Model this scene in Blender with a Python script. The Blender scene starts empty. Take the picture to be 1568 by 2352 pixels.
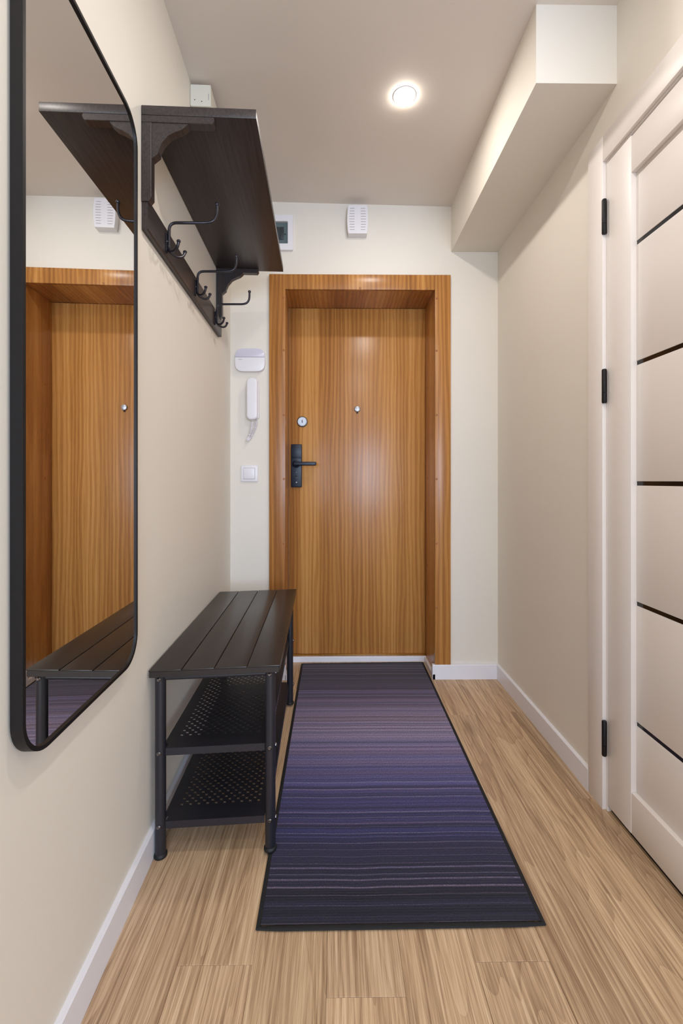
import bpy, bmesh, math, random
from mathutils import Vector, Matrix

S = bpy.context.scene
COL = S.collection
random.seed(7)
PI = math.pi

# ------------------------------------------------------------------ camera
F_PX, W_PX, H_PX, CAM_H = 1045.0, 1568, 2352, 1.036
YAW = math.atan(12 / F_PX)                      # camera turned slightly to the right
cam_data = bpy.data.cameras.new('camera')
cam = bpy.data.objects.new('camera', cam_data)
COL.objects.link(cam)
cam_data.sensor_fit = 'VERTICAL'
cam_data.sensor_height = 36.0
cam_data.sensor_width = 24.0
cam_data.lens = F_PX * 36.0 / H_PX
cam_data.shift_y = -72.0 / H_PX
cam_data.clip_start = 0.01
cam.location = (0, 0, CAM_H)
cam.rotation_euler = (PI / 2, 0, -YAW)
S.camera = cam

# ------------------------------------------------------------------ world, exposure, lights
world = bpy.data.worlds.new('world')
S.world = world
world.use_nodes = True
world.node_tree.nodes['Background'].inputs[0].default_value = (0.75, 0.85, 1.0, 1)
world.node_tree.nodes['Background'].inputs[1].default_value = 0.3
S.view_settings.view_transform = 'Standard'
S.view_settings.look = 'None'
S.view_settings.exposure = 0.19
S.view_settings.gamma = 1.0
S.view_settings.use_curve_mapping = False
S.cycles.max_bounces = 14
S.cycles.diffuse_bounces = 8
S.cycles.glossy_bounces = 6

SPOT_POS = (0.255, 1.70)
def area(name, loc, rot, size, energy, color, shape='RECTANGLE', size_y=None, spread=PI):
    d = bpy.data.lights.new(name, 'AREA')
    d.shape = shape
    d.size = size
    if size_y: d.size_y = size_y
    d.energy = energy
    d.color = color
    d.spread = spread
    o = bpy.data.objects.new(name, d)
    o.location = loc
    o.rotation_euler = rot
    COL.objects.link(o)
    return o
WARM = (1.0, 0.94, 0.88)
COOL = (0.60, 0.76, 1.0)
area('ceiling_lamp_light', (SPOT_POS[0], SPOT_POS[1], 2.4610), (0, 0, 0), 0.062, 3.5, WARM, 'DISK')
area('ceiling_lamp_light', (0.255, 0.755, 2.47), (0, 0, 0), 0.075, 6.2, WARM, 'DISK')
area('ceiling_lamp_light', (0.255, -0.30, 2.47), (0, 0, 0), 0.075, 4.4, WARM, 'DISK')
# daylight entering the room behind the camera through its window
area('window_daylight', (0.95, -3.22, 1.25), (-PI / 2, 0, PI), 1.35, 118.0, COOL, 'RECTANGLE', 1.7)

# ------------------------------------------------------------------ geometry constants
DB = 2.385           # entrance wall
XR = 0.85            # right wall
XL = -0.553          # left wall at the entrance corner
TH = math.radians(2.0267)
LD = Vector((-math.sin(TH), math.cos(TH), 0))
LN = Vector((math.cos(TH), math.sin(TH), 0))
ORG = Vector((XL, DB, 0))
def ls(s, o=0.0, z=0.0):
    """s metres from the entrance corner along the left wall, o metres off it, z up"""
    v = ORG - LD * s + LN * o
    return Vector((v.x, v.y, z))

# ------------------------------------------------------------------ helpers
def tag(o, label=None, cat=None, group=None, kind=None):
    if label: o['label'] = label
    if cat: o['category'] = cat
    if group: o['group'] = group
    if kind: o['kind'] = kind
    return o

def empty(name, loc=(0, 0, 0), rz=0.0, label=None, cat=None, group=None, kind=None):
    o = bpy.data.objects.new(name, None)
    o.empty_display_size = 0.05
    COL.objects.link(o)
    o.location = loc
    o.rotation_euler = (0, 0, rz)
    return tag(o, label, cat, group, kind)

def build(name, bm, mat, parent=None, smooth=False, loc=None, rot=None):
    me = bpy.data.meshes.new(name)
    bm.normal_update()
    bm.to_mesh(me)
    bm.free()
    me.materials.append(mat)
    if smooth:
        for p in me.polygons: p.use_smooth = True
        try: me.set_sharp_from_angle(angle=math.radians(35))
        except Exception: pass
    o = bpy.data.objects.new(name, me)
    COL.objects.link(o)
    if parent: o.parent = parent
    if loc: o.location = loc
    if rot: o.rotation_euler = rot
    return o

def box(bm, x0, x1, y0, y1, z0, z1, bev=0.0, seg=2):
    vs = [bm.verts.new(p) for p in ((x0, y0, z0), (x1, y0, z0), (x1, y1, z0), (x0, y1, z0),
                                    (x0, y0, z1), (x1, y0, z1), (x1, y1, z1), (x0, y1, z1))]
    fs = [bm.faces.new([vs[i] for i in f]) for f in
          ((3, 2, 1, 0), (4, 5, 6, 7), (0, 1, 5, 4), (1, 2, 6, 5), (2, 3, 7, 6), (3, 0, 4, 7))]
    if bev > 0:
        es = list({e for f in fs for e in f.edges})
        bmesh.ops.bevel(bm, geom=es, offset=bev, offset_type='OFFSET', segments=seg, profile=0.5, affect='EDGES')
    return vs

def boxo(name, dims, mat, parent=None, bev=0.0, seg=2, smooth=None):
    bm = bmesh.new()
    box(bm, *dims, bev=bev, seg=seg)
    return build(name, bm, mat, parent, smooth=(bev > 0 if smooth is None else smooth))

def prism(bm, pts, axis, a0, a1, bev=0.0, seg=1):
    """extrude a 2-D outline along axis 'x', 'y' or 'z' from a0 to a1"""
    def P(p, a):
        return {'x': (a, p[0], p[1]), 'y': (p[0], a, p[1]), 'z': (p[0], p[1], a)}[axis]
    lo = [bm.verts.new(P(p, a0)) for p in pts]
    hi = [bm.verts.new(P(p, a1)) for p in pts]
    n = len(pts)
    fs = [bm.faces.new(lo), bm.faces.new(hi[::-1])]
    for i in range(n):
        fs.append(bm.faces.new((lo[i], hi[i], hi[(i + 1) % n], lo[(i + 1) % n])))
    bmesh.ops.recalc_face_normals(bm, faces=fs)
    if bev > 0:
        es = list({e for f in fs[:2] for e in f.edges})
        bmesh.ops.bevel(bm, geom=es, offset=bev, offset_type='OFFSET', segments=seg, profile=0.5, affect='EDGES')

def rrect(cx, cy, w, h, r, n=5):
    pts = []
    for (sx, sy, a0) in ((1, 1, 0), (-1, 1, PI / 2), (-1, -1, PI), (1, -1, 1.5 * PI)):
        for k in range(n + 1):
            a = a0 + k * PI / 2 / n
            pts.append((cx + sx * (w / 2 - r) + r * math.cos(a), cy + sy * (h / 2 - r) + r * math.sin(a)))
    return pts

def tube(bm, path, r, n=12, caps=True, radii=None):
    path = [Vector(p) for p in path]
    rings = []
    prev = None
    for i, p in enumerate(path):
        if i == 0: t = path[1] - p
        elif i == len(path) - 1: t = p - path[i - 1]
        else: t = (path[i + 1] - p).normalized() + (p - path[i - 1]).normalized()
        t.normalize()
        if prev is None:
            u = t.orthogonal().normalized()
        else:
            u = (prev - t * prev.dot(t)).normalized()
        prev = u
        v = t.cross(u)
        rr = radii[i] if radii else r
        rings.append([bm.verts.new(p + (u * math.cos(a) + v * math.sin(a)) * rr)
                      for a in (2 * PI * k / n for k in range(n))])
    for a, b in zip(rings, rings[1:]):
        for k in range(n):
            bm.faces.new((a[k], a[(k + 1) % n], b[(k + 1) % n], b[k]))
    if caps:
        bm.faces.new(rings[0][::-1])
        bm.faces.new(rings[-1])

def smooth_path(pts, r, n=5):
    """round the corners of a polyline with radius-like distance r"""
    pts = [Vector(p) for p in pts]
    out = [pts[0]]
    for i in range(1, len(pts) - 1):
        a, b, c = pts[i - 1], pts[i], pts[i + 1]
        ra = min(r, (a - b).length * .48); rc = min(r, (c - b).length * .48)
        p0 = b + (a - b).normalized() * ra
        p1 = b + (c - b).normalized() * rc
        for k in range(n + 1):
            t = k / n
            out.append(p0 * (1 - t) ** 2 + b * 2 * t * (1 - t) + p1 * t ** 2)
    out.append(pts[-1])
    return out

def lathe(bm, prof, axis_loc=(0, 0, 0), axis='z', n=24):
    """prof: list of (radius, along) pairs"""
    L = Vector(axis_loc)
    def P(r, h, a):
        c, s_ = r * math.cos(a), r * math.sin(a)
        return L + Vector({'z': (c, s_, h), 'y': (c, h, s_), 'x': (h, c, s_)}[axis])
    rings = []
    for r, h in prof:
        if r < 1e-6: rings.append([bm.verts.new(P(0, h, 0))])
        else: rings.append([bm.verts.new(P(r, h, 2 * PI * k / n)) for k in range(n)])
    for a, b in zip(rings, rings[1:]):
        for k in range(n):
            k2 = (k + 1) % n
            if len(a) == 1 and len(b) == 1: continue
            if len(a) == 1: bm.faces.new((a[0], b[k2], b[k]))
            elif len(b) == 1: bm.faces.new((a[k], a[k2], b[0]))
            else: bm.faces.new((a[k], a[k2], b[k2], b[k]))
    bmesh.ops.recalc_face_normals(bm, faces=bm.faces[:])

# ------------------------------------------------------------------ materials
def srgb(r, g, b):
    f = lambda c: (c / 255) / 12.92 if c / 255 <= 0.04045 else ((c / 255 + 0.055) / 1.055) ** 2.4
    return (f(r), f(g), f(b), 1)

class NT:
    def __init__(s, name):
        s.m = bpy.data.materials.new(name); s.m.use_nodes = True
        s.t = s.m.node_tree; s.b = s.t.nodes['Principled BSDF']
    def n(s, kind, **kw):
        nd = s.t.nodes.new(kind)
        for k, v in kw.items():
            if k in nd.inputs: nd.inputs[k].default_value = v
            else: setattr(nd, k, v)
        return nd
    def l(s, a, b): s.t.links.new(a, b)
    def ramp(s, fac, stops, interp='LINEAR'):
        r = s.n('ShaderNodeValToRGB'); s.l(fac, r.inputs[0])
        r.color_ramp.interpolation = interp
        e = r.color_ramp.elements
        while len(e) > 1: e.remove(e[-1])
        e[0].position, e[0].color = stops[0]
        for p, c in stops[1:]:
            x = e.new(p); x.color = c
        return r
    def mapped(s, scale, loc=None, coord='Object', add=None):
        tc = s.n('ShaderNodeTexCoord')
        out = tc.outputs[coord]
        if add is not None:
            va = s.n('ShaderNodeVectorMath', operation='ADD'); s.l(out, va.inputs[0]); s.l(add, va.inputs[1]); out = va.outputs[0]
        mp = s.n('ShaderNodeMapping'); s.l(out, mp.inputs[0]); mp.inputs['Scale'].default_value = scale
        if loc: mp.inputs['Location'].default_value = loc
        return mp.outputs[0]
    def noise(s, vec, scale=1.0, detail=2.0, rough=0.5, dist=0.0, w=None):
        nd = s.n('ShaderNodeTexNoise'); s.l(vec, nd.inputs['Vector'])
        nd.inputs['Scale'].default_value = scale; nd.inputs['Detail'].default_value = detail
        nd.inputs['Roughness'].default_value = rough; nd.inputs['Distortion'].default_value = dist
        return nd.outputs[0]
    def mix(s, a, b, fac, blend='MIX'):
        m = s.n('ShaderNodeMix', data_type='RGBA', blend_type=blend)
        for sock, v in ((m.inputs[6], a), (m.inputs[7], b), (m.inputs[0], fac)):
            if hasattr(v, 'links'): s.l(v, sock)
            else: sock.default_value = v
        return m.outputs[2]
    def math(s, op, a, b=0.0, clamp=False):
        m = s.n('ShaderNodeMath', operation=op); m.use_clamp = clamp
        for sock, v in ((m.inputs[0], a), (m.inputs[1], b)):
            if hasattr(v, 'links'): s.l(v, sock)
            else: sock.default_value = v
        return m.outputs[0]
    def bump(s, h, strength, dist=0.001):
        b = s.n('ShaderNodeBump'); b.inputs['Strength'].default_value = strength
        b.inputs['Distance'].default_value = dist
        s.l(h, b.inputs['Height']); s.l(b.outputs[0], s.b.inputs['Normal'])

def flat(name, col, rough=0.5, metal=0.0, spec=0.5, coat=0.0, bump=None):
    t = NT(name)
    t.b.inputs['Base Color'].default_value = col
    t.b.inputs['Roughness'].default_value = rough
    t.b.inputs['Metallic'].default_value = metal
    t.b.inputs['Specular IOR Level'].default_value = spec
    t.b.inputs['Coat Weight'].default_value = coat
    if bump:
        v = t.mapped((1, 1, 1))
        t.bump(t.noise(v, bump[0], 3, 0.6), bump[1], bump[2])
    return t.m

def paint(name, col, rough=0.55, var=0.03):
    t = NT(name)
    v = t.mapped((1, 1, 1))
    n = t.noise(v, 1.6, 3, 0.5)
    dark = tuple(c * (1 - var) for c in col[:3]) + (1,)
    r = t.ramp(n, [(0.3, dark), (0.7, col)])
    t.l(r.outputs[0], t.b.inputs['Base Color'])
    t.b.inputs['Roughness'].default_value = rough
    t.b.inputs['Specular IOR Level'].default_value = 0.3
    t.bump(t.noise(v, 260, 2, 0.5), 0.06, 0.0006)
    return t.m

def veneer(name, along='z'):
    t = NT(name)
    sw = (lambda v: v) if along == 'z' else (lambda v: (v[0], v[2], v[1]))
    v = t.mapped((1, 1, 1))
    # broad vertical bands
    a = t.noise(t.mapped(sw((7, 7, 0.06))), 1.0, 2, 0.5)
    b = t.noise(t.mapped(sw((38, 38, 0.20))), 1.0, 3, 0.6)
    c = t.noise(t.mapped(sw((380, 380, 4.0))), 1.0, 4, 0.65, 0.25)
    # cathedral figure
    wv = t.n('ShaderNodeTexWave', wave_type='BANDS', bands_direction='X')
    t.l(t.mapped(sw((4.5, 4.5, 0.45)), loc=(0.3, 0, 0)), wv.inputs['Vector'])
    wv.inputs['Scale'].default_value = 3.0; wv.inputs['Distortion'].default_value = 9.0
    wv.inputs['Detail'].default_value = 2.5; wv.inputs['Detail Scale'].default_value = 0.8
    f = t.math('ADD', t.math('MULTIPLY', a, 0.58), t.math('MULTIPLY', b, 0.17))
    f = t.math('ADD', f, t.math('MULTIPLY', wv.outputs['Fac'], 0.09))
    f = t.math('ADD', f, t.math('MULTIPLY', c, 0.20))
    r = t.ramp(f, [(0.36, srgb(136, 87, 44)), (0.47, srgb(160, 106, 54)), (0.56, srgb(183, 127, 66)), (0.67, srgb(206, 152, 88))])
    t.l(r.outputs[0], t.b.inputs['Base Color'])
    t.l(t.math('ADD', t.math('MULTIPLY', c, 0.16), 0.20), t.b.inputs['Roughness'])
    t.b.inputs['Specular IOR Level'].default_value = 0.36
    t.bump(c, 0.18, 0.0007)
    return t.m

def oak():
    t = NT('oak_laminate')
    oi = t.n('ShaderNodeObjectInfo')
    cm = t.n('ShaderNodeCombineXYZ')
    t.l(t.math('MULTIPLY', oi.outputs['Random'], 37.0), cm.inputs[0])
    t.l(t.math('MULTIPLY', oi.outputs['Random'], 91.0), cm.inputs[1])
    off = cm.outputs[0]
    figure = t.noise(t.mapped((6.5, 0.62, 1), add=off), 1.0, 2, 0.45, 0.3)
    # growth rings: contour lines of the low-frequency figure
    ring = t.math('FRACT', t.math('MULTIPLY', figure, 20.0))
    ringd = t.math('POWER', ring, 1.8)
    streak = t.noise(t.mapped((150, 1.7, 1), add=off), 1.0, 4, 0.7, 0.15)
    fine = t.noise(t.mapped((520, 10.0, 1), add=off), 1.0, 3, 0.6)
    broad = t.noise(t.mapped((14, 0.45, 1), add=off), 1.0, 2, 0.5)
    f = t.math('ADD', t.math('MULTIPLY', streak, 0.52), t.math('MULTIPLY', ringd, -0.055))
    f = t.math('ADD', f, t.math('MULTIPLY', broad, 0.20))
    f = t.math('ADD', f, t.math('MULTIPLY', fine, 0.30))
    r = t.ramp(f, [(0.38, srgb(146, 116, 88)), (0.46, srgb(180, 150, 118)), (0.52, srgb(202, 172, 138)), (0.60, srgb(222, 196, 162))])
    # knots
    vo = t.n('ShaderNodeTexVoronoi', feature='F1')
    t.l(t.mapped((3.0, 1.35, 1), add=off), vo.inputs['Vector'])
    vo.inputs['Scale'].default_value = 1.0
    kn = t.ramp(t.math('ADD', vo.outputs['Distance'], t.math('MULTIPLY', t.math('SUBTRACT', streak, 0.5), 0.10)),
                [(0.0, (0.9, 0.9, 0.9, 1)), (0.06, (0.45, 0.45, 0.45, 1)), (0.12, (0, 0, 0, 1))])
    col = t.mix(r.outputs[0], srgb(92, 66, 44), t.math('MULTIPLY', kn.outputs[0], 0.65))
    t.l(t.mix(col, oi.outputs['Color'], 1.0, 'MULTIPLY'), t.b.inputs['Base Color'])
    t.l(t.math('ADD', t.math('MULTIPLY', streak, 0.15), 0.38), t.b.inputs['Roughness'])
    t.bump(t.math('ADD', fine, streak), 0.12, 0.0006)
    return t.m

def blackwood():
    t = NT('black_brown_laminate')
    c = t.noise(t.mapped((160, 5, 160)), 1.0, 4, 0.6)
    r = t.ramp(c, [(0.3, srgb(36, 30, 30)), (0.7, srgb(60, 52, 51))])
    t.l(r.outputs[0], t.b.inputs['Base Color'])
    t.b.inputs['Roughness'].default_value = 0.38
    t.bump(c, 0.2, 0.0005)
    return t.m

def rugmat(y0, y1):
    t = NT('striped_rug_pile')
    tc = t.n('ShaderNodeTexCoord')
    sep = t.n('ShaderNodeSeparateXYZ'); t.l(tc.outputs['Object'], sep.inputs[0])
    # slightly wavy rows
    wob = t.noise(t.mapped((3.0, 1.2, 1)), 1.0, 2, 0.5)
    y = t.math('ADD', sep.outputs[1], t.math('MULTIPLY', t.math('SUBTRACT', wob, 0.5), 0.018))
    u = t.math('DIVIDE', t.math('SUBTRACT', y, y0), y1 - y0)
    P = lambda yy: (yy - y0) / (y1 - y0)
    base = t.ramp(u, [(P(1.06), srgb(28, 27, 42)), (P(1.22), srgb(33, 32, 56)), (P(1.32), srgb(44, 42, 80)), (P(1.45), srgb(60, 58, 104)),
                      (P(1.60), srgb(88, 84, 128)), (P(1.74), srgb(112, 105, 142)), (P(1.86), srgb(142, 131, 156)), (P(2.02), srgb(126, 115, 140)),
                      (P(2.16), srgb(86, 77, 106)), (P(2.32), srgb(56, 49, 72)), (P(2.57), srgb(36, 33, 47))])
    cx = t.n('ShaderNodeCombineXYZ'); t.l(y, cx.inputs[0])
    n1 = t.noise(cx.outputs[0], 26, 3, 0.6)
    n2 = t.noise(cx.outputs[0], 75, 2, 0.6)
    n3 = t.noise(cx.outputs[0], 17, 1, 0.5)
    cy = t.n('ShaderNodeCombineXYZ'); t.l(t.math('ADD', y, 7.3), cy.inputs[0])
    n4 = t.noise(cy.outputs[0], 85, 1, 0.5)
    f = t.math('ADD', t.math('MULTIPLY', n1, 0.55), t.math('MULTIPLY', n2, 0.45))
    hi = t.ramp(f, [(0.40, (0.30, 0.30, 0.36, 1)), (0.46, (0.66, 0.66, 0.70, 1)), (0.52, (1.0, 1.0, 1.0, 1)), (0.60, (1.35, 1.3, 1.35, 1))])
    ln = t.ramp(n4, [(0.55, (0, 0, 0, 1)), (0.60, (0.40, 0.40, 0.40, 1)), (0.68, (0.80, 0.80, 0.80, 1))])
    col = t.mix(base.outputs[0], hi.outputs[0], 1.0, 'MULTIPLY')
    col = t.mix(col, t.mix(base.outputs[0], srgb(160, 150, 178), 0.45), ln.outputs[0])
    hue = t.ramp(n3, [(0.40, (1.10, 0.97, 0.97, 1)), (0.58, (0.95, 0.98, 1.12, 1))])
    col = t.mix(col, hue.outputs[0], 1.0, 'MULTIPLY')
    # woven speckle
    sp = t.noise(t.mapped((420, 190, 1)), 1.0, 2, 0.6)
    spc = t.ramp(sp, [(0.35, (0.60, 0.60, 0.62, 1)), (0.55, (1.0, 1.0, 1.0, 1)), (0.70, (1.8, 1.8, 1.85, 1))])
    col = t.mix(col, spc.outputs[0], 1.0, 'MULTIPLY')
    t.l(col, t.b.inputs['Base Color'])
    t.b.inputs['Roughness'].default_value = 0.9
    t.b.inputs['Specular IOR Level'].default_value = 0.15
    t.b.inputs['Sheen Weight'].default_value = 0.25
    wv = t.n('ShaderNodeTexWave', wave_type='BANDS', bands_direction='Y')
    t.l(t.mapped((1, 1, 1)), wv.inputs['Vector']); wv.inputs['Scale'].default_value = 45; wv.inputs['Distortion'].default_value = 0.6
    t.bump(t.math('ADD', sp, t.math('MULTIPLY', wv.outputs['Fac'], 0.25)), 0.6, 0.0015)
    return t.m

M = {}
M['wall'] = paint('cream_wall_paint', srgb(226, 220, 209))
M['ceil'] = paint('ceiling_paint', srgb(222, 214, 206), 0.6)
M['white'] = flat('white_gloss_trim', srgb(230, 230, 237), 0.35)
M['doorwhite'] = flat('white_door_lacquer', srgb(232, 226, 222), 0.38)
M['inlay'] = flat('black_glass_inlay', srgb(16, 12, 12), 0.15)
M['veneer'] = veneer('honey_brown_veneer')
M['veneer_head'] = veneer('honey_brown_veneer_soffit', 'y')
M['oak'] = oak()
M['underlay'] = flat('dark_underlay', srgb(120, 96, 70), 0.9)
M['black'] = flat('black_powder_coat', srgb(31, 31, 38), 0.36, bump=(700, 0.1, 0.0003))
M['blackmatte'] = flat('black_satin_metal', srgb(19, 17, 18), 0.5, spec=0.3)
M['seat'] = flat('black_brown_seat_board', srgb(38, 33, 31), 0.34)
M['rubber'] = flat('black_rubber', srgb(14, 14, 15), 0.6)
M['bw'] = blackwood()
M['hook'] = flat('dark_gunmetal', srgb(52, 50, 56), 0.28, metal=0.6)
M['chrome'] = flat('satin_chrome', srgb(168, 167, 170), 0.38, metal=0.75)
M['screw'] = flat('steel_screw', srgb(120, 118, 120), 0.2, metal=1.0)
M['plastic'] = flat('white_plastic', srgb(228, 226, 230), 0.3)
M['plastic2'] = flat('ivory_plastic', srgb(216, 212, 198), 0.4)
M['slot'] = flat('grey_vent_slot', srgb(150, 146, 152), 0.6)
M['handle'] = flat('blue_black_metal', srgb(14, 26, 46), 0.38, spec=0.4)
M['brass'] = flat('brass_strip', srgb(170, 120, 50), 0.35, metal=0.7)
M['cap'] = flat('brown_screw_cap', srgb(150, 92, 42), 0.4)
M['binding'] = flat('black_rug_binding', srgb(20, 20, 22), 0.85)
M['tint'] = flat('tinted_grey_cover', srgb(92, 108, 110), 0.12)
M['breaker'] = flat('dark_breaker', srgb(48, 54, 58), 0.4)
t = NT('mirror_glass')
t.b.inputs['Base Color'].default_value = (0.93, 0.925, 0.90, 1)
t.b.inputs['Metallic'].default_value = 1.0
t.b.inputs['Roughness'].default_value = 0.0
M['mirror'] = t.m
t = NT('lamp_diffuser')
t.b.inputs['Emission Color'].default_value = (1, 0.93, 0.82, 1)
t.b.inputs['Emission Strength'].default_value = 45
M['lamp'] = t.m

# ------------------------------------------------------------------ structure
def ceil_z(x, y):
    if y <= 1.6: return 2.476
    k = min(1, (y - 1.6) / (DB - 1.6))
    u = min(1, max(0, (0.604 - x) / (0.604 + 0.553)))
    return 2.476 + 0.024 * k * u

# floor: base slab with every plank laid on it
floor = boxo('floor', (-0.80, 2.30, -3.40, 2.72, -0.05, -0.012), M['underlay'])
tag(floor, 'light oak laminate plank floor of the hallway', 'floor', kind='structure')
edges = [-0.82, -0.66, -0.50, -0.34, -0.18, -0.02, 0.14, 0.30, 0.46, 0.62, 0.78, 0.94, 1.10, 1.26, 1.42, 1.58, 1.74, 1.90, 2.06, 2.22]
PLEN = 1.29
joints = {3: 0.976, 4: 1.72, 5: 0.912, 6: 1.55, 7: 0.976, 8: 2.005, 9: -0.25, 10: 1.475}
def plank_obj(x0, x1, y0, y1):
    bm = bmesh.new()
    g = 0.00025
    box(bm, x0 + g, x1 - g, y0 + g, y1 - g, -0.012, 0.0)
    es = [e for e in bm.edges if abs(e.verts[0].co.z) < 1e-6 and abs(e.verts[1].co.z) < 1e-6]
    bmesh.ops.bevel(bm, geom=es, offset=0.0006, segments=1, affect='EDGES')
    pk = build('plank', bm, M['oak'], floor)
    tone = TONES.get((round(x0, 2), y0 > 0.9 and round(y0, 1)), random.uniform(0.90, 1.02))
    if round(x0, 2) == 0.78: tone = {1.5: 0.74, 2.0: 0.86}.get(round(y0, 1), 0.80)
    if round(x0, 2) == 0.62: tone = 1.0
    pk.color = (tone, tone * random.uniform(0.975, 1.0), tone * random.uniform(0.95, 1.0), 1)
    return pk
TONES = {}
for i in range(len(edges) - 1):
    x0, x1 = edges[i], edges[i + 1]
    j = joints.get(i, (i * 0.43) % PLEN)
    cuts = [j + k * PLEN for k in range(-5, 3)]
    if i == 10: cuts = [-2.4, -1.1, 0.19, 1.475, 2.03, 2.80]
    if i == 9: cuts = [-2.4, -1.3, 0.05, 2.80]
    cuts = [c for c in cuts if -3.4 < c < 2.70]
    cuts = [-3.4] + cuts + [2.70]
    for a, b in zip(cuts, cuts[1:]):
        if b - a < 0.02: continue
        if x0 > 0.93 and a > 0.2: continue          # behind the right wall
        plank_obj(x0, x1, a, min(b, 0.25) if x0 > 0.93 else b)

# left wall (one long wall turned by two degrees)
lw = boxo('wall_left', (-0.10, 0.0, -6.0, 0.4, -0.012, 2.6), M['wall'])
lw.location = (XL, DB, 0); lw.rotation_euler = (0, 0, TH)
tag(lw, 'cream painted wall on the left behind mirror and coat rack', 'wall', kind='structure')

# entrance wall with the opening of the entrance door
YB2 = DB + 0.30
OX0, OX1, OZ = -0.2775, 0.5165, 2.036
bm = bmesh.new()
box(bm, XL - 0.05, OX0, DB, YB2, -0.012, 2.6)
box(bm, OX1, XR + 0.12, DB, YB2, -0.012, 2.6)
box(bm, OX0, OX1, DB, YB2, OZ, 2.6)
bw = build('wall_back', bm, M['wall'])
tag(bw, 'pale wall around the brown entrance door', 'wall', kind='structure')

# right wall with the opening of the white door
bm = bmesh.new()
DY0, DY1, DZ = 0.60, 1.4245, 2.042
box(bm, XR, XR + 0.12, DY1, DB, -0.012, 2.6)
box(bm, XR, XR + 0.12, 0.20, DY0, -0.012, 2.6)
box(bm, XR, XR + 0.12, DY0, DY1, DZ, 2.6)
rw = build('wall_right', bm, M['wall'])
tag(rw, 'cream painted wall on the right with the white door', 'wall', kind='structure')

# the room behind the camera
bm = bmesh.new()
box(bm, XR + 0.12, 2.40, 0.20, 0.32, -0.012, 2.6)
box(bm, 2.30, 2.40, -3.40, 0.20, -0.012, 2.6)
box(bm, -0.60, 0.20, -3.40, -3.30, -0.012, 2.6)
box(bm, 1.70, 2.30, -3.40, -3.30, -0.012, 2.6)
box(bm, 0.20, 1.70, -3.40, -3.30, -0.012, 0.38)
box(bm, 0.20, 1.70, -3.40, -3.30, 2.12, 2.6)
wn = build('wall_front', bm, M['wall'])
tag(wn, 'cream walls of the room behind the camera', 'wall', kind='structure')

# ceiling, very slightly out of level towards the entrance
bm = bmesh.new()
xs = [-0.85, -0.553, -0.2, 0.1, 0.35, 0.604, 0.9, 2.4]
ys = [-3.4, 0.3, 1.6, 1.8, 2.0, 2.2, DB + 0.02]
gr = [[bm.verts.new((x, y, ceil_z(x, min(y, DB)))) for x in xs] for y in ys]
for a, b in zip(gr, gr[1:]):
    for k in range(len(xs) - 1):
        bm.faces.new((a[k], b[k], b[k + 1], a[k + 1]))
r_ = bmesh.ops.extrude_face_region(bm, geom=bm.faces[:])
bmesh.ops.translate(bm, verts=[v for v in r_['geom'] if isinstance(v, bmesh.types.BMVert)], vec=(0, 0, 0.14))
bmesh.ops.recalc_face_normals(bm, faces=bm.faces[:])
ce = build('ceiling', bm, M['ceil'])
tag(ce, 'plain pale ceiling with a recessed round lamp', 'ceiling', kind='structure')

# boxed beam under the ceiling on the right
bm = bmesh.new()
prism(bm, [(0.604, 1.369), (XR, 1.369), (XR, DB), (0.604, DB)], 'z', 2.2385, 2.52)
be = build('trim_1', bm, M['wall'])
tag(be, 'boxed white beam under the ceiling above the right wall', 'beam', kind='structure')

# baseboards
def base_prof(t, h): return [(0, 0), (t, 0), (t, h - 0.003), (t - 0.003, h), (0, h)]
bm = bmesh.new()
prism(bm, base_prof(0.0125, 0.078), 'y', -5.6, 0.0)
o = build('baseboard_left', bm, M['white']); o.location = (XL, DB, 0); o.rotation_euler = (0, 0, TH)
tag(o, 'white baseboard along the foot of the left wall', 'baseboard', kind='structure')
bm = bmesh.new()
prism(bm, [(XR - a, b) for a, b in base_prof(0.0125, 0.076)], 'y', 1.506, DB)
o = build('baseboard_right', bm, M['white'])
tag(o, 'white baseboard on the right wall from corner to white door casing', 'baseboard', kind='structure')
bm = bmesh.new()
prism(bm, [(DB - a, b) for a, b in base_prof(0.0215, 0.076)], 'x', 0.5005, XR - 0.0125)
prism(bm, [(DB - a, b) for a, b in base_prof(0.0215, 0.076)], 'x', XL + 0.0125, -0.262)
o = build('baseboard_back', bm, M['white'])
tag(o, 'white baseboard under the entrance wall beside the door casing', 'baseboard', kind='structure')
# low white strips at the foot of the door recess
bm = bmesh.new()
prism(bm, [(0.5145, 0), (0.5025, 0), (0.5025, 0.024), (0.5055, 0.027), (0.5145, 0.027)], 'y', DB - 0.0215, 2.60)
o = build('trim_2', bm, M['white'])
tag(o, 'low white strip along the right foot of the entrance recess', 'trim', kind='structure')
bm = bmesh.new()
prism(bm, [(2.612, 0), (2.598, 0), (2.598, 0.027), (2.601, 0.030), (2.612, 0.030)], 'x', -0.26, 0.5145)
o = build('trim_3', bm, M['white'])
tag(o, 'low white strip across the foot of the brown entrance door', 'trim', kind='structure')
bm = bmesh.new()
prism(bm, [(-0.2645, 0), (-0.2525, 0), (-0.2525, 0.024), (-0.2555, 0.027), (-0.2645, 0.027)], 'y', DB - 0.0215, 2.598)
o = build('trim_4', bm, M['white'])
tag(o, 'low white strip along the left foot of the entrance recess', 'trim', kind='structure')

# ------------------------------------------------------------------ entrance door
door = empty('door_1', (0, 0, 0), 0, 'honey-brown wood-grain entrance door set deep in a brown casing', 'door', kind='structure')
YC = DB - 0.018
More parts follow.
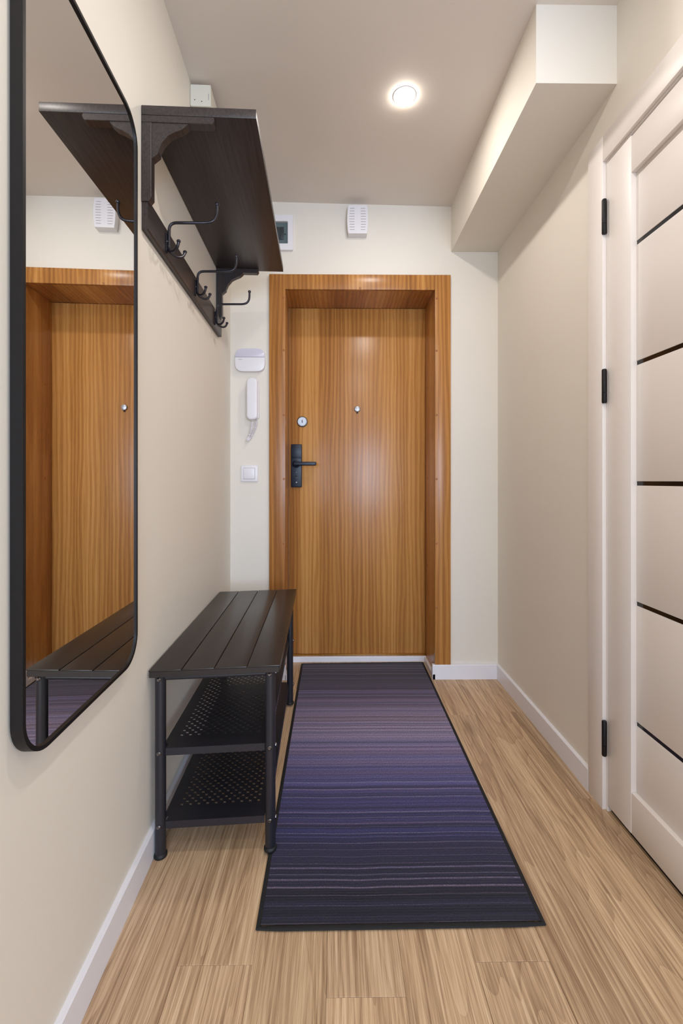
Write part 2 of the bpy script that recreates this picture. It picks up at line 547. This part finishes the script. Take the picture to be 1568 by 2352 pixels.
# casing boards
def casing(name, x0, x1, z0, z1):
    return boxo(name, (x0, x1, YC, DB, z0, z1), M['veneer'], door, bev=0.0015, seg=2)
casing('casing_board', -0.3485, -0.2645, 0.0765, 2.110)
casing('casing_board', 0.5150, 0.5970, 0.0765, 2.110)
casing('casing_board', -0.2640, 0.5145, 2.031, 2.1095)
# lining of the recess
bm = bmesh.new()
prism(bm, [(-0.2645, DB), (-0.2745, 2.630), (-0.2860, 2.630), (-0.2765, DB)], 'z', 0.0, 2.036)
build('jamb_lining', bm, M['veneer'], door)
bm = bmesh.new()
prism(bm, [(0.5150, DB - 0.002), (0.5150, 2.630), (0.5270, 2.630), (0.5270, DB - 0.002)], 'z', 0.0, 2.036)
build('jamb_lining', bm, M['veneer'], door)
bm = bmesh.new()
prism(bm, [(-0.2765, DB - 0.002), (0.5160, DB - 0.002), (0.5160, 2.630), (-0.2765, 2.630)], 'z', 2.031, 2.043)
build('head_lining', bm, M['veneer_head'], door)
leaf = boxo('door_leaf', (-0.2730, 0.5140, 2.625, 2.665, 0.036, 2.029), M['veneer'], door, bev=0.001)
# threshold
boxo('threshold', (-0.2730, 0.5140, 2.6125, 2.660, 0.0, 0.034), M['veneer'], door, bev=0.002)
boxo('threshold_strip', (-0.2700, 0.5120, 2.6065, 2.6122, 0.036, 0.042), M['brass'], door, bev=0.001)
# screw caps on casing and lining
def disc(name, loc, r, d, mat, parent, axis='y', n=16, dirn=-1):
    bm = bmesh.new()
    lathe(bm, [(0, 0), (r, 0), (r, dirn * d * .6), (r * .8, dirn * d), (0, dirn * d)], loc, axis, n)
    return build(name, bm, mat, parent, smooth=True)
for z in (1.9865, 1.7143, 1.3786, 1.0451, 0.7093, 0.3736):
    disc('screw_cap', (0.5225, YC, z), 0.0055, 0.0015, M['cap'], door)
    disc('screw_cap', (-0.2715, YC, z), 0.0055, 0.0015, M['cap'], door)
for x in (-0.215, 0.125, 0.472):
    disc('screw_cap', (x, YC, 2.0385), 0.0055, 0.0015, M['cap'], door)
for z in (1.56, 1.05, 0.56):
    disc('screw_cap', (0.5150, 2.560, z), 0.005, 0.0015, M['cap'], door, 'x')
    disc('screw_cap', (-0.2722, 2.560, z), 0.005, 0.003, M['cap'], door, 'x', dirn=1)
# upper lock and peephole
bm = bmesh.new()
lathe(bm, [(0, 2.625), (0.0285, 2.625), (0.0285, 2.619), (0.0255, 2.616), (0.0235, 2.616), (0.0225, 2.612), (0, 2.612)], (-0.1955, 0, 1.3755), 'y', 32)
lk = build('lock_rosette', bm, M['chrome'], door, smooth=True)
tag(lk, 'round satin chrome lock rosette')
boxo('key_slot', (-0.1975, -0.1935, 2.6108, 2.6122, 1.367, 1.384), M['blackmatte'], lk)
bm = bmesh.new()
lathe(bm, [(0.0284, 2.6235), (0.0305, 2.6235), (0.0305, 2.6195), (0.0284, 2.6190), (0.0284, 2.6235)], (-0.1955, 0, 1.3755), 'y', 32)
build('rosette_rim', bm, M['blackmatte'], lk, smooth=True)
bm = bmesh.new()
lathe(bm, [(0, 2.625), (0.0175, 2.625), (0.0175, 2.619), (0.015, 2.613), (0.007, 2.611), (0, 2.611)], (0.121, 0, 1.449), 'y', 28)
tag(build('peephole', bm, M['chrome'], door, smooth=True), 'small round silver peephole cover')
bm = bmesh.new()
box(bm, 0.117, 0.125, 2.619, 2.625, 1.424, 1.434, 0.001)
build('peephole_tab', bm, M['blackmatte'], door)
# black handle with long plate
hp = boxo('handle_plate', (-0.259, -0.1975, 2.609, 2.625, 0.998, 1.245), M['handle'], door, bev=0.004, seg=3)
tag(hp, 'blue-black rectangular handle plate')
boxo('plate_cover', (-0.2575, -0.199, 2.606, 2.609, 1.164, 1.2435), M['handle'], hp, bev=0.001)
bm = bmesh.new()
lathe(bm, [(0, 2.609), (0.0225, 2.609), (0.0215, 2.598), (0.013, 2.594), (0.011, 2.575), (0.011, 2.565), (0, 2.563)], (-0.230, 0, 1.131), 'y', 24)
build('handle_hub', bm, M['handle'], hp, smooth=True)
lev = boxo('lever', (-0.242, -0.113, 2.558, 2.575, 1.121, 1.1425), M['handle'], hp, bev=0.005, seg=3)
for z, m_, r_ in ((1.083, 'slot', .0028), (1.062, 'rubber', .0045), (1.052, 'slot', .0022), (1.026, 'chrome', .0042)):
    disc('plate_button', (-0.2285, 2.609, z), r_, 0.0012, M[m_], hp, n=12)

# ------------------------------------------------------------------ white door on the right
d2 = empty('door_2', (0, 0, 0), 0, 'white panel door with black horizontal inlays and black hinges', 'door', kind='structure')
XC = 0.838
def lb(name, x0, x1, y0, y1, z0, z1, mat='doorwhite', parent=d2, bev=0.0012):
    return boxo(name, (x0, x1, y0, y1, z0, z1), M[mat], parent, bev=bev)
lb('casing_board', XC, XR, 1.4240, 1.5057, 0.0, 2.120)
lb('casing_board', XC, XR, 0.5180, 0.6000, 0.0, 2.120)
lb('casing_board', XC + 0.0006, XR, 0.6002, 1.4238, 2.040, 2.1195)
# frame lining inside the wall
lb('frame_lining', XR, XR + 0.12, 1.4165, 1.4245, 0.0, 2.042, bev=0)
lb('frame_lining', XR, XR + 0.12, 0.5995, 0.6075, 0.0, 2.042, bev=0)
lb('frame_lining', XR, XR + 0.12, 0.6075, 1.4165, 2.034, 2.042, bev=0)
boxo('gap_shade_strip', (XR + 0.012, XR + 0.10, 0.6075, 1.4165, 0.0, 0.004), M['blackmatte'], d2)  # black strip added, standing for the shade in the gap under the leaf
# leaf
X1, XP = 0.8500, 0.8655
lb('stile', X1, X1 + 0.04, 1.3035, 1.4155, 0.018, 2.033)
lb('stile', X1, X1 + 0.04, 0.6085, 0.7200, 0.018, 2.033)
lb('top_rail', X1 + 0.0012, X1 + 0.04, 0.7203, 1.3032, 1.925, 2.0295)
lb('bottom_rail', X1 + 0.0012, X1 + 0.04, 0.7203, 1.3032, 0.018, 0.136)
zs = [0.335, 0.6815, 1.028, 1.375, 1.7215]
HS = 0.0062
bounds = [0.136] + zs + [1.925]
for i in range(6):
    z0 = bounds[i] + (HS if i > 0 else 0.0002)
    z1 = bounds[i + 1] - (HS if i < 5 else 0.0002)
    pn = lb('door_panel', XP, X1 + 0.036, 0.7203, 1.3032, z0, z1, bev=0.0008)
for z in zs:
    boxo('inlay_strip', (XP + 0.0022, X1 + 0.034, 0.7203, 1.3032, z - HS, z + HS), M['inlay'], d2)
for z0, z1 in ((1.8104, 1.9199), (1.2795, 1.3863), (0.1713, 0.2821)):
    bm = bmesh.new()
    yc, xc, rr = 1.4200, 0.8415, 0.0072
    zm = z0 + (z1 - z0) * 0.30
    lathe(bm, [(0, z0), (rr * .8, z0), (rr, z0 + .003), (rr, zm - .0006), (rr * .85, zm), (rr, zm + .0006), (rr, z1 - .003), (rr * .8, z1), (0, z1)], (xc, yc, 0), 'z', 20)
    hg = build('hinge', bm, M['blackmatte'], d2, smooth=True)
    tag(hg, 'black hinge barrel')

# ------------------------------------------------------------------ ceiling lamp
lamp = empty('ceiling_lamp', (SPOT_POS[0], SPOT_POS[1], 2.476), 0, 'small round recessed ceiling lamp, lit, in front of entrance door', 'lamp')
bm = bmesh.new()
lathe(bm, [(0.0364, 0.002), (0.0364, -0.003), (0.0390, -0.0035), (0.0425, -0.0015), (0.0430, 0.0)], (0, 0, 0), 'z', 40)
build('trim_ring', bm, M['white'], lamp, smooth=True)
bm = bmesh.new()
lathe(bm, [(0.0362, -0.0015), (0.0355, -0.0090), (0.032, -0.0120), (0.0, -0.0135)], (0, 0, 0), 'z', 32)
build('diffuser', bm, M['lamp'], lamp, smooth=True)

# ------------------------------------------------------------------ mirror
mir = empty('wall_mirror', ls(1.4825, 0, 0), TH, 'tall mirror with thin black rounded frame on the left wall', 'mirror')
ms0, ms1, mz0, mz1 = 1.267 - 1.4825, 1.698 - 1.4825, 0.600, 1.912
mw, mh = ms1 - ms0, mz1 - mz0
mcy, mcz = -(ms0 + ms1) / 2, (mz0 + mz1) / 2
def ring_prism(bm, outer, inner, a0, a1):
    n = len(outer)
    V = lambda pts, a: [bm.verts.new((a, p[0], p[1])) for p in pts]
    o0, o1, i0, i1 = V(outer, a0), V(outer, a1), V(inner, a0), V(inner, a1)
    for k in range(n):
        j = (k + 1) % n
        bm.faces.new((o0[k], o0[j], o1[j], o1[k]))
        bm.faces.new((i0[j], i0[k], i1[k], i1[j]))
        bm.faces.new((o1[k], o1[j], i1[j], i1[k]))
        bm.faces.new((o0[j], o0[k], i0[k], i0[j]))
    bmesh.ops.recalc_face_normals(bm, faces=bm.faces[:])
RR = 0.068
bm = bmesh.new()
ring_prism(bm, rrect(mcy, mcz, mw, mh, RR, 12), rrect(mcy, mcz, mw - 0.014, mh - 0.014, RR - 0.007, 12), 0.0035, 0.0225)
build('mirror_frame', bm, M['blackmatte'], mir, smooth=True)
bm = bmesh.new()
prism(bm, rrect(mcy, mcz, mw - 0.012, mh - 0.012, RR - 0.006, 12), 'x', 0.007, 0.0185)
mg = build('mirror_glass', bm, M['mirror'], mir)
mg.rotation_euler = (0, 0, math.radians(-0.18))
for yy in (-0.12, 0.12):
    boxo('wall_bracket', (0.0, 0.007, yy - 0.02, yy + 0.02, 1.80, 1.84), M['screw'], mir)

# ------------------------------------------------------------------ hat rack
rack = empty('coat_rack', ls(0.745, 0, 0), TH, 'black-brown wall coat rack with shelf, two scroll brackets and three double hooks', 'coat rack')
RY = lambda s: 0.745 - s         # local y from s
boxo('shelf_board', (0.001, 0.2995, RY(1.19), RY(0.305), 1.994, 2.019), M['bw'], rack, bev=0.0012)
# scroll brackets
gus = [(0.0271, 1.8808), (0.0434, 1.8947), (0.0442, 1.9033), (0.0535, 1.9239), (0.0703, 1.9436), (0.0879, 1.9529), (0.1037, 1.9593), (0.1152, 1.9684), (0.1215, 1.9755), (0.020, 1.9755), (0.020, 1.8760)]
def bracket(sf, thick):
    y0, y1 = RY(sf), RY(sf - thick)
    bm = bmesh.new()
    prism(bm, [(0.001, 1.768), (0.018, 1.768), (0.0265, 1.779), (0.0265, 1.9748), (0.001, 1.9748)], 'y', y0, y1, 0.001)
    br = build('bracket', bm, M['bw'], rack)
    bm = bmesh.new()
    prism(bm, [(0.001, 1.9752), (0.183, 1.9752), (0.188, 1.981), (0.190, 1.9875), (0.188, 1.9935), (0.001, 1.9935)], 'y', y0, y1, 0.001)
    build('bracket_arm', bm, M['bw'], br)
    bm = bmesh.new()
    prism(bm, gus, 'y', y0 + 0.0025, y1 - 0.001)
    build('scroll_gusset', bm, M['bw'], br)
bracket(1.190, 0.026)
bracket(0.331, 0.026)
# hook rail
bm = bmesh.new()
prism(bm, [(0.001, 1.695), (0.0135, 1.695), (0.0165, 1.6985), (0.0165, 1.7765), (0.0135, 1.7800), (0.001, 1.7800)], 'y', RY(1.186), RY(0.290))
prof_rail = build('hook_rail', bm, M['bw'], rack)
def hook(s):
    y = RY(s)
    bm = bmesh.new()
    prism(bm, [(y + a, b) for a, b in rrect(0, 1.7355, 0.017, 0.058, 0.008, 4)], 'x', 0.0166, 0.0200, 0.0008)
    hk = build('hook', bm, M['hook'], rack)
    bm = bmesh.new()
    pa = smooth_path([(0.024, y, 1.716), (0.024, y, 1.796), (0.148, y, 1.7985), (0.163, y, 1.817), (0.1635, y, 1.851)], 0.022, 6)
    tube(bm, pa, 0.0043, 12)
    lathe(bm, [(0, 1.848), (0.006, 1.850), (0.0068, 1.8535), (0.005, 1.857), (0, 1.858)], (0.1635, y, 0), 'z', 12)
    build('hat_arm', bm, M['hook'], hk, smooth=True)
    for sg in (-1, 1):
        bm = bmesh.new()
        pa = smooth_path([(0.022, y, 1.730), (0.0245, y + sg * 0.002, 1.711), (0.042, y + sg * 0.017, 1.702), (0.056, y + sg * 0.027, 1.709), (0.061, y + sg * 0.031, 1.7235)], 0.012, 4)
        tube(bm, pa, 0.0042, 10)
        e = pa[-1]
        lathe(bm, [(0, -0.001), (0.0055, 0.0), (0.0062, 0.0035), (0.0045, 0.0062), (0, 0.007)], e, 'z', 10)
        build('coat_prong', bm, M['hook'], hk, smooth=True)
    for dz in (1.7575, 1.7385):
        bm = bmesh.new()
        lathe(bm, [(0, 0.0200), (0.0035, 0.0200), (0.0025, 0.0218), (0, 0.0222)], (0, y + 0.0045 * (1 if dz > 1.75 else -1), dz), 'x', 10)
        build('screw_head', bm, M['screw'], hk)
for s_ in (1.040, 0.728, 0.420): hook(s_)

# ------------------------------------------------------------------ shoe bench
bench = empty('shoe_bench', ls(0.71, 0.027, 0.0), TH, 'black metal shoe bench with slatted top and two perforated shelves against left wall', 'bench')

BY = lambda s: 0.71 - s
BX = lambda o_: o_ - 0.027
x0b, x1b = BX(0.0045), BX(0.3575)
y0b, y1b = BY(1.150), BY(0.272)
ZT = 0.5215
bm = bmesh.new()
prism(bm, rrect((x0b + x1b) / 2, (y0b + y1b) / 2, x1b - x0b, y1b - y0b, 0.006, 3), 'z', ZT - 0.020, ZT - 0.0035, 0.001)
build('seat_panel', bm, M['seat'], bench)
wsl = (x1b - x0b) / 4
for k in range(4):
    a = x0b + k * wsl + (0.0015 if k else 0); b = x0b + (k + 1) * wsl - (0.0015 if k < 3 else 0)
    boxo('seat_slat', (a, b, y0b, y1b, ZT - 0.0036, ZT), M['seat'], bench, bev=0.0012, seg=2)
LR = 0.0145
lx = (BX(0.0285), BX(0.3295)); ly = (BY(1.125), BY(0.297))
def screw(loc, axis, dirn, parent):
    bm = bmesh.new()
    lathe(bm, [(0, 0), (0.0062, 0), (0.0058, dirn * 0.002), (0.0035, dirn * 0.0038), (0, dirn * 0.0032)], loc, axis, 14)
    return build('screw_head', bm, M['screw'], parent, smooth=True)
for ix, x in enumerate(lx):
    for iy, y in enumerate(ly):
        bm = bmesh.new()
        tube(bm, [(x, y, 0.006), (x, y, ZT - 0.0205)], LR, 24)
        lg = build('leg', bm, M['black'], bench, smooth=True)
        bm = bmesh.new()
        lathe(bm, [(0, 0.0), (0.0170, 0.0), (0.0182, 0.002), (0.0180, 0.007), (0.0158, 0.010), (LR + .0003, 0.011)], (x, y, 0), 'z', 28)
        build('foot_cap', bm, M['rubber'], lg, smooth=True)
        d = -1 if iy == 0 else 1
        for z in (0.4925, 0.290, 0.089):
            screw((x, y + d * LR * 0.98, z), 'y', d, lg)
            if ix == 1: screw((x + LR * 0.98, y, z), 'x', 1, lg)
# rails under the seat
for y in ly:
    bm = bmesh.new(); tube(bm, [(lx[0], y, 0.4915), (lx[1], y, 0.4915)], 0.0068, 14)
    build('cross_rail', bm, M['black'], bench, smooth=True)
for x in lx:
    bm = bmesh.new(); tube(bm, [(x, ly[0], 0.4915), (x, ly[1], 0.4915)], 0.0068, 14)
    build('side_rail', bm, M['black'], bench, smooth=True)
# perforated shelves
def perforated(bm, X0, X1, Y0, Y1, z, a=0.0245):
    nx = int((X1 - X0 - 0.045) / a)
    ny = int((Y1 - Y0 - 0.050) / (a / 2))
    if ny % 2 == 0: ny -= 1
    hx0 = (X0 + X1) / 2 - nx * a / 2
    hy0 = (Y0 + Y1) / 2 - ny * a / 4
    cache = {}
    def V(x, y):
        k = (round(x, 5), round(y, 5))
        if k not in cache: cache[k] = bm.verts.new((x, y, z))
        return cache[k]
    for j in range(ny):
        ya, yb = hy0 + j * a / 2, hy0 + (j + 1) * a / 2
        offx = a / 2 if j % 2 else 0.0
        cols = nx if not j % 2 else nx - 1
        if j % 2:
            for (u0, u1) in ((hx0, hx0 + a / 2), (hx0 + nx * a - a / 2, hx0 + nx * a)):
                bm.faces.new((V(u0, ya), V(u1, ya), V(u1, yb), V(u0, yb)))
        for i in range(cols):
            xa = hx0 + offx + i * a; xb = xa + a
            cx, cy = (xa + xb) / 2, (ya + yb) / 2
            outer = [V(xb, cy), V(xb, yb), V(cx, yb), V(xa, yb), V(xa, cy), V(xa, ya), V(cx, ya), V(xb, ya)]
            inner = []
            for q in range(8):
                an = q * PI / 4
                rr = 0.0028 if q % 2 == 0 else 0.0068
                inner.append(V(cx + rr * math.cos(an), cy + rr * math.sin(an)))
            for q in range(8):
                q2 = (q + 1) % 8
                bm.faces.new((outer[q], outer[q2], inner[q2], inner[q]))
    hx1, hy1 = hx0 + nx * a, hy0 + ny * a / 2
    for (u0, u1, v0, v1) in ((X0, X1, Y0, hy0), (X0, X1, hy1, Y1), (X0, hx0, hy0, hy1), (hx1, X1, hy0, hy1)):
        bm.faces.new([bm.verts.new(p) for p in ((u0, v0, z), (u1, v0, z), (u1, v1, z), (u0, v1, z))])
for zt in (0.2985, 0.0975):
    X0, X1, Y0, Y1 = lx[0] + 0.004, lx[1] - 0.004, ly[0] - 0.004, ly[1] + 0.004
    Xa, Xb = lx[0] + LR + 0.001, lx[1] - LR - 0.001
    bm = bmesh.new()
    perforated(bm, X0 + 0.001, X1 - 0.001, ly[0] + LR + 0.002, ly[1] - LR - 0.002, zt)
    # plain strips between the legs at both ends
    for (v0, v1) in ((Y0, ly[0] + LR + 0.002), (ly[1] - LR - 0.002, Y1)):
        bm.faces.new([bm.verts.new(p) for p in ((Xa, v0, zt), (Xb, v0, zt), (Xb, v1, zt), (Xa, v1, zt))])
    sh = build('perforated_shelf', bm, M['black'], bench)
    md = sh.modifiers.new('thickness', 'SOLIDIFY'); md.thickness = 0.0012; md.offset = -1
    for (dims) in ((Xa, Xb, Y0 - 0.0012, Y0, zt - 0.020, zt), (Xa, Xb, Y1, Y1 + 0.0012, zt - 0.020, zt),
                   (X0, X0 + 0.0012, ly[0] + LR + 0.001, ly[1] - LR - 0.001, zt - 0.020, zt),
                   (X1 - 0.0012, X1, ly[0] + LR + 0.001, ly[1] - LR - 0.001, zt - 0.020, zt)):
        boxo('shelf_flange', dims, M['black'], sh)

# the right-hand feet stand on the rug edge, so seat and shelves rise by 8 mm to the right
for o in [x for x in S.objects if x.type == 'MESH']:
    p = o.parent
    while p and p != bench: p = p.parent
    if p == bench:
        for v in o.data.vertices: v.co.z += 0.0006 + 0.0079 / 0.301 * v.co.x

# ------------------------------------------------------------------ rug
RX = ((-0.1845, 1.0450), (0.4870, 1.0490), (0.4935, 2.5810), (-0.1965, 2.5680))
def rug_pt(u, v, z):
    a, b, c, d = RX
    x = (1 - v) * ((1 - u) * a[0] + u * b[0]) + v * ((1 - u) * d[0] + u * c[0])
    y = (1 - v) * ((1 - u) * a[1] + u * b[1]) + v * ((1 - u) * d[1] + u * c[1])
    return (x, y, z)
rug = empty('runner_rug', (0, 0, 0), 0, 'long dark purple and navy striped runner rug with black binding', 'rug')
bm = bmesh.new()
eu, ev = 0.010 / 0.68, 0.011 / 1.53
lo = [bm.verts.new(rug_pt(u, v, 0.0005)) for u, v in ((eu, ev), (1 - eu, ev), (1 - eu, 1 - ev), (eu, 1 - ev))]
N_U, N_V = 8, 20
grid = []
for j in range(N_V + 1):
    row = []
    for i in range(N_U + 1):
        u = eu + (1 - 2 * eu) * i / N_U; v = ev + (1 - 2 * ev) * j / N_V
        row.append(bm.verts.new(rug_pt(u, v, 0.0062 + 0.0003 * math.sin(9 * v + 3 * u))))
    grid.append(row)
for a, b in zip(grid, grid[1:]):
    for k in range(N_U): bm.faces.new((a[k], a[k + 1], b[k + 1], b[k]))
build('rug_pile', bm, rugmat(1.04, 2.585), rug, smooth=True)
bm = bmesh.new()
cor = [rug_pt(u, v, 0.0038) for u, v in ((eu * .5, ev * .5), (1 - eu * .5, ev * .5), (1 - eu * .5, 1 - ev * .5), (eu * .5, 1 - ev * .5))]
path = []
for k in range(4):
    a, b = Vector(cor[k]), Vector(cor[(k + 1) % 4])
    for q in range(14): path.append(a.lerp(b, q / 14))
# flat oval binding swept round the edge
n = len(path)
rings = []
for k in range(n):
    t_ = (path[(k + 1) % n] - path[k - 1]).normalized()
    sd = Vector((t_.y, -t_.x, 0))
    rings.append([bm.verts.new(path[k] + sd * (0.0065 * math.cos(a)) + Vector((0, 0, 0.0034 * math.sin(a)))) for a in (2 * PI * q / 10 for q in range(10))])
for k in range(n):
    a, b = rings[k], rings[(k + 1) % n]
    for q in range(10): bm.faces.new((a[q], b[q], b[(q + 1) % 10], a[(q + 1) % 10]))
bmesh.ops.recalc_face_normals(bm, faces=bm.faces[:])
build('rug_binding', bm, M['binding'], rug, smooth=True)

# ------------------------------------------------------------------ siren box over the door
sir = empty('wall_sounder', (0.110, DB, 2.383), 0, 'white slotted sounder box high on the wall above entrance door', 'alarm')
bm = bmesh.new()
pts = []
hw, hh = 0.0545, 0.0735
for k in range(9):
    z = -hh + 2 * hh * k / 8
    pts.append((hw - 0.0065 * (z / hh) ** 2, z))
for k in range(9):
    z = hh - 2 * hh * k / 8
    pts.append((-hw + 0.0065 * (z / hh) ** 2, z))
prism(bm, pts, 'y', -0.044, 0.0, 0.002, 2)
build('housing', bm, M['plastic'], sir)
for k in range(9):
    z = -0.055 + k * 0.0137
    for sx in (-1, 1):
        xa = 0.016; xb = hw - 0.012 - 0.006 * (z / hh) ** 2
        boxo('vent_slot', (sx * xa if sx > 0 else -xb, xb if sx > 0 else -xa, -0.0447, -0.0435, z - 0.0010, z + 0.0010), M['slot'], sir)

# ------------------------------------------------------------------ fuse box
fb = empty('fuse_box', (-0.335, DB, 2.3265), 0, 'white framed fuse box with tinted window, half hidden behind coat rack', 'fuse box')
bm = bmesh.new()
ring_prism(bm, rrect(0, 0, 0.220, 0.182, 0.006, 3), rrect(-0.0, 0, 0.166, 0.116, 0.002, 3), 0.0, 0.018)
for v in bm.verts: v.co = Vector((v.co.y, -v.co.x, v.co.z))
bmesh.ops.recalc_face_normals(bm, faces=bm.faces[:])
build('box_frame', bm, M['plastic'], fb)
boxo('window_cover', (-0.082, 0.082, -0.0060, -0.002, -0.057, 0.057), M['tint'], fb)
for k in range(5):
    xx = -0.070 + k * 0.027
    br_ = boxo('breaker', (xx, xx + 0.024, -0.0105, -0.0062, -0.032, 0.032), M['breaker'], fb, bev=0.0006)
disc('cover_latch', (0.068, -0.0062, -0.004), 0.0032, 0.003, M['rubber'], fb, n=12)

# ------------------------------------------------------------------ alarm keypad
kp = empty('alarm_keypad', (-0.4475, DB, 1.662), 0, 'white rounded alarm keypad above intercom handset', 'keypad')
def pillow(name, w, h, r, d, parent, mat, z=0.0, y0=0.0):
    bm = bmesh.new()
    prism(bm, [(a, b + z) for a, b in rrect(0, 0, w, h, r, 6)], 'y', y0 - d, y0, 0.005, 3)
    return build(name, bm, mat, parent, smooth=True)
def keypad_outline(w, h):
    pts = []
    for k in range(25):
        a = -PI / 2 + PI * k / 24
        sx = math.copysign(abs(math.cos(a)) ** 0.40, math.cos(a)); sz = math.copysign(abs(math.sin(a)) ** 0.62, math.sin(a))
        pts.append((w / 2 * sx, h / 2 * sz))
    return pts + [(-x, z) for x, z in pts[::-1]][1:-1]
KO = keypad_outline(0.154, 0.119)
bm = bmesh.new()
prism(bm, keypad_outline(0.156, 0.121), 'y', -0.016, 0.0, 0.003, 2)
kb = build('keypad_body', bm, M['plastic'], kp, smooth=True)
lower = [(x, z) for x, z in KO if z < 0.013]
upper = [(x, z) for x, z in KO if z > 0.0155]
R_ = lambda pts: [p for p in pts if p[0] >= 0]; L_ = lambda pts: [p for p in pts if p[0] < 0]
xe = 0.0765
low = sorted(R_(lower), key=lambda p: p[1]) + [(xe, 0.0130), (-xe, 0.0130)] + sorted(L_(lower), key=lambda p: -p[1])
upp = [(xe, 0.0155)] + sorted(R_(upper), key=lambda p: p[1]) + sorted(L_(upper), key=lambda p: -p[1]) + [(-xe, 0.0155)]
bm = bmesh.new()
prism(bm, low, 'y', -0.0245, -0.0155, 0.0015, 2)
build('keypad_flap', bm, M['plastic'], kp, smooth=True)
bm = bmesh.new()
prism(bm, upp, 'y', -0.0225, -0.0155, 0.0015, 2)
tag(build('display_cover', bm, flat('lilac_white_plastic', srgb(206, 203, 218), 0.22), kp, smooth=True), 'slightly darker glossy upper cover')
boxo('grip_mark', (-0.058, -0.040, -0.0248, -0.0240, 0.0010, 0.0030), M['slot'], kp)

# ------------------------------------------------------------------ intercom handset
ic = empty('intercom_handset', (-0.432, DB, 1.457), 0, 'white intercom handset with coiled cord hanging left of entrance door', 'intercom')
bm = bmesh.new()
prism(bm, rrect(0.008, -0.006, 0.044, 0.190, 0.012, 4), 'y', -0.020, 0.0, 0.002, 2)
build('cradle', bm, M['plastic'], ic, smooth=True)
bm = bmesh.new()
prism(bm, rrect(0.0, 0.0, 0.058, 0.217, 0.024, 8), 'y', -0.052, -0.0215, 0.010, 4)
build('handset', bm, M['plastic'], ic, smooth=True)
bm = bmesh.new()
coil = []
cp = [Vector(p) for p in smooth_path([(0.002, -0.036, -0.104), (-0.002, -0.034, -0.135), (-0.008, -0.026, -0.165), (-0.026, -0.016, -0.200), (-0.032, -0.014, -0.214)], 0.03, 6)]
tot = 30 * 8
for k in range(tot + 1):
    f = k / tot * (len(cp) - 1); i = min(int(f), len(cp) - 2)
    c_ = cp[i].lerp(cp[i + 1], f - i)
    a = 2 * PI * k / 8
    coil.append(c_ + Vector((0.0068 * math.cos(a), 0.0068 * math.sin(a), 0)))
tube(bm, coil, 0.0017, 5)
build('coiled_cord', bm, M['plastic'], ic, smooth=True)
bm = bmesh.new()
coil = []
cp = [Vector(p) for p in smooth_path([(-0.030, -0.016, -0.212), (-0.018, -0.010, -0.205), (0.004, -0.008, -0.165), (0.016, -0.010, -0.130), (0.020, -0.010, -0.100)], 0.03, 6)]
for k in range(25 * 8 + 1):
    f = k / (25 * 8) * (len(cp) - 1); i = min(int(f), len(cp) - 2)
    c_ = cp[i].lerp(cp[i + 1], f - i)
    a = 2 * PI * k / 8
    coil.append(c_ + Vector((0.0060 * math.cos(a), 0.0060 * math.sin(a), 0)))
tube(bm, coil, 0.0016, 5)
build('coiled_cord', bm, M['plastic'], ic, smooth=True)

# ------------------------------------------------------------------ light switch
sw = empty('light_switch', (-0.453, DB, 1.0735), 0, 'white square light switch low on the wall left of door', 'switch')
pf = boxo('switch_frame', (-0.0435, 0.0435, -0.009, 0.0, -0.0425, 0.0425), M['plastic'], sw, bev=0.002, seg=3)
boxo('rocker_gap_shade', (-0.0298, 0.0298, -0.0096, -0.0088, -0.0293, 0.0293), M['slot'], sw)  # grey plate stands for the shade in the groove round the rocker
rk = boxo('rocker', (-0.0285, 0.0285, -0.0145, -0.0092, -0.028, 0.028), M['plastic'], sw, bev=0.0012)
rk.rotation_euler = (math.radians(1.5), 0, 0)

# ------------------------------------------------------------------ junction box in the ceiling corner
jb = empty('junction_box', ls(0.74, 0, 2.39), TH, 'ivory plastic junction box at ceiling above the coat rack', 'box')
bm = bmesh.new()
prism(bm, rrect(0.0375, 0.036, 0.073, 0.078, 0.004, 3), 'y', 0.0, 0.26, 0.001)
build('box_body', bm, M['plastic2'], jb, smooth=True)
for x_, z_ in ((0.0168, 0.0195), (0.0416, 0.0140)):
    disc('vent_hole', (x_, 0.0, z_), 0.0018, 0.0008, M['rubber'], jb, n=10)
boxo('clip_slit', (0.0655, 0.0672, -0.0006, 0.001, 0.020, 0.042), M['slot'], jb)
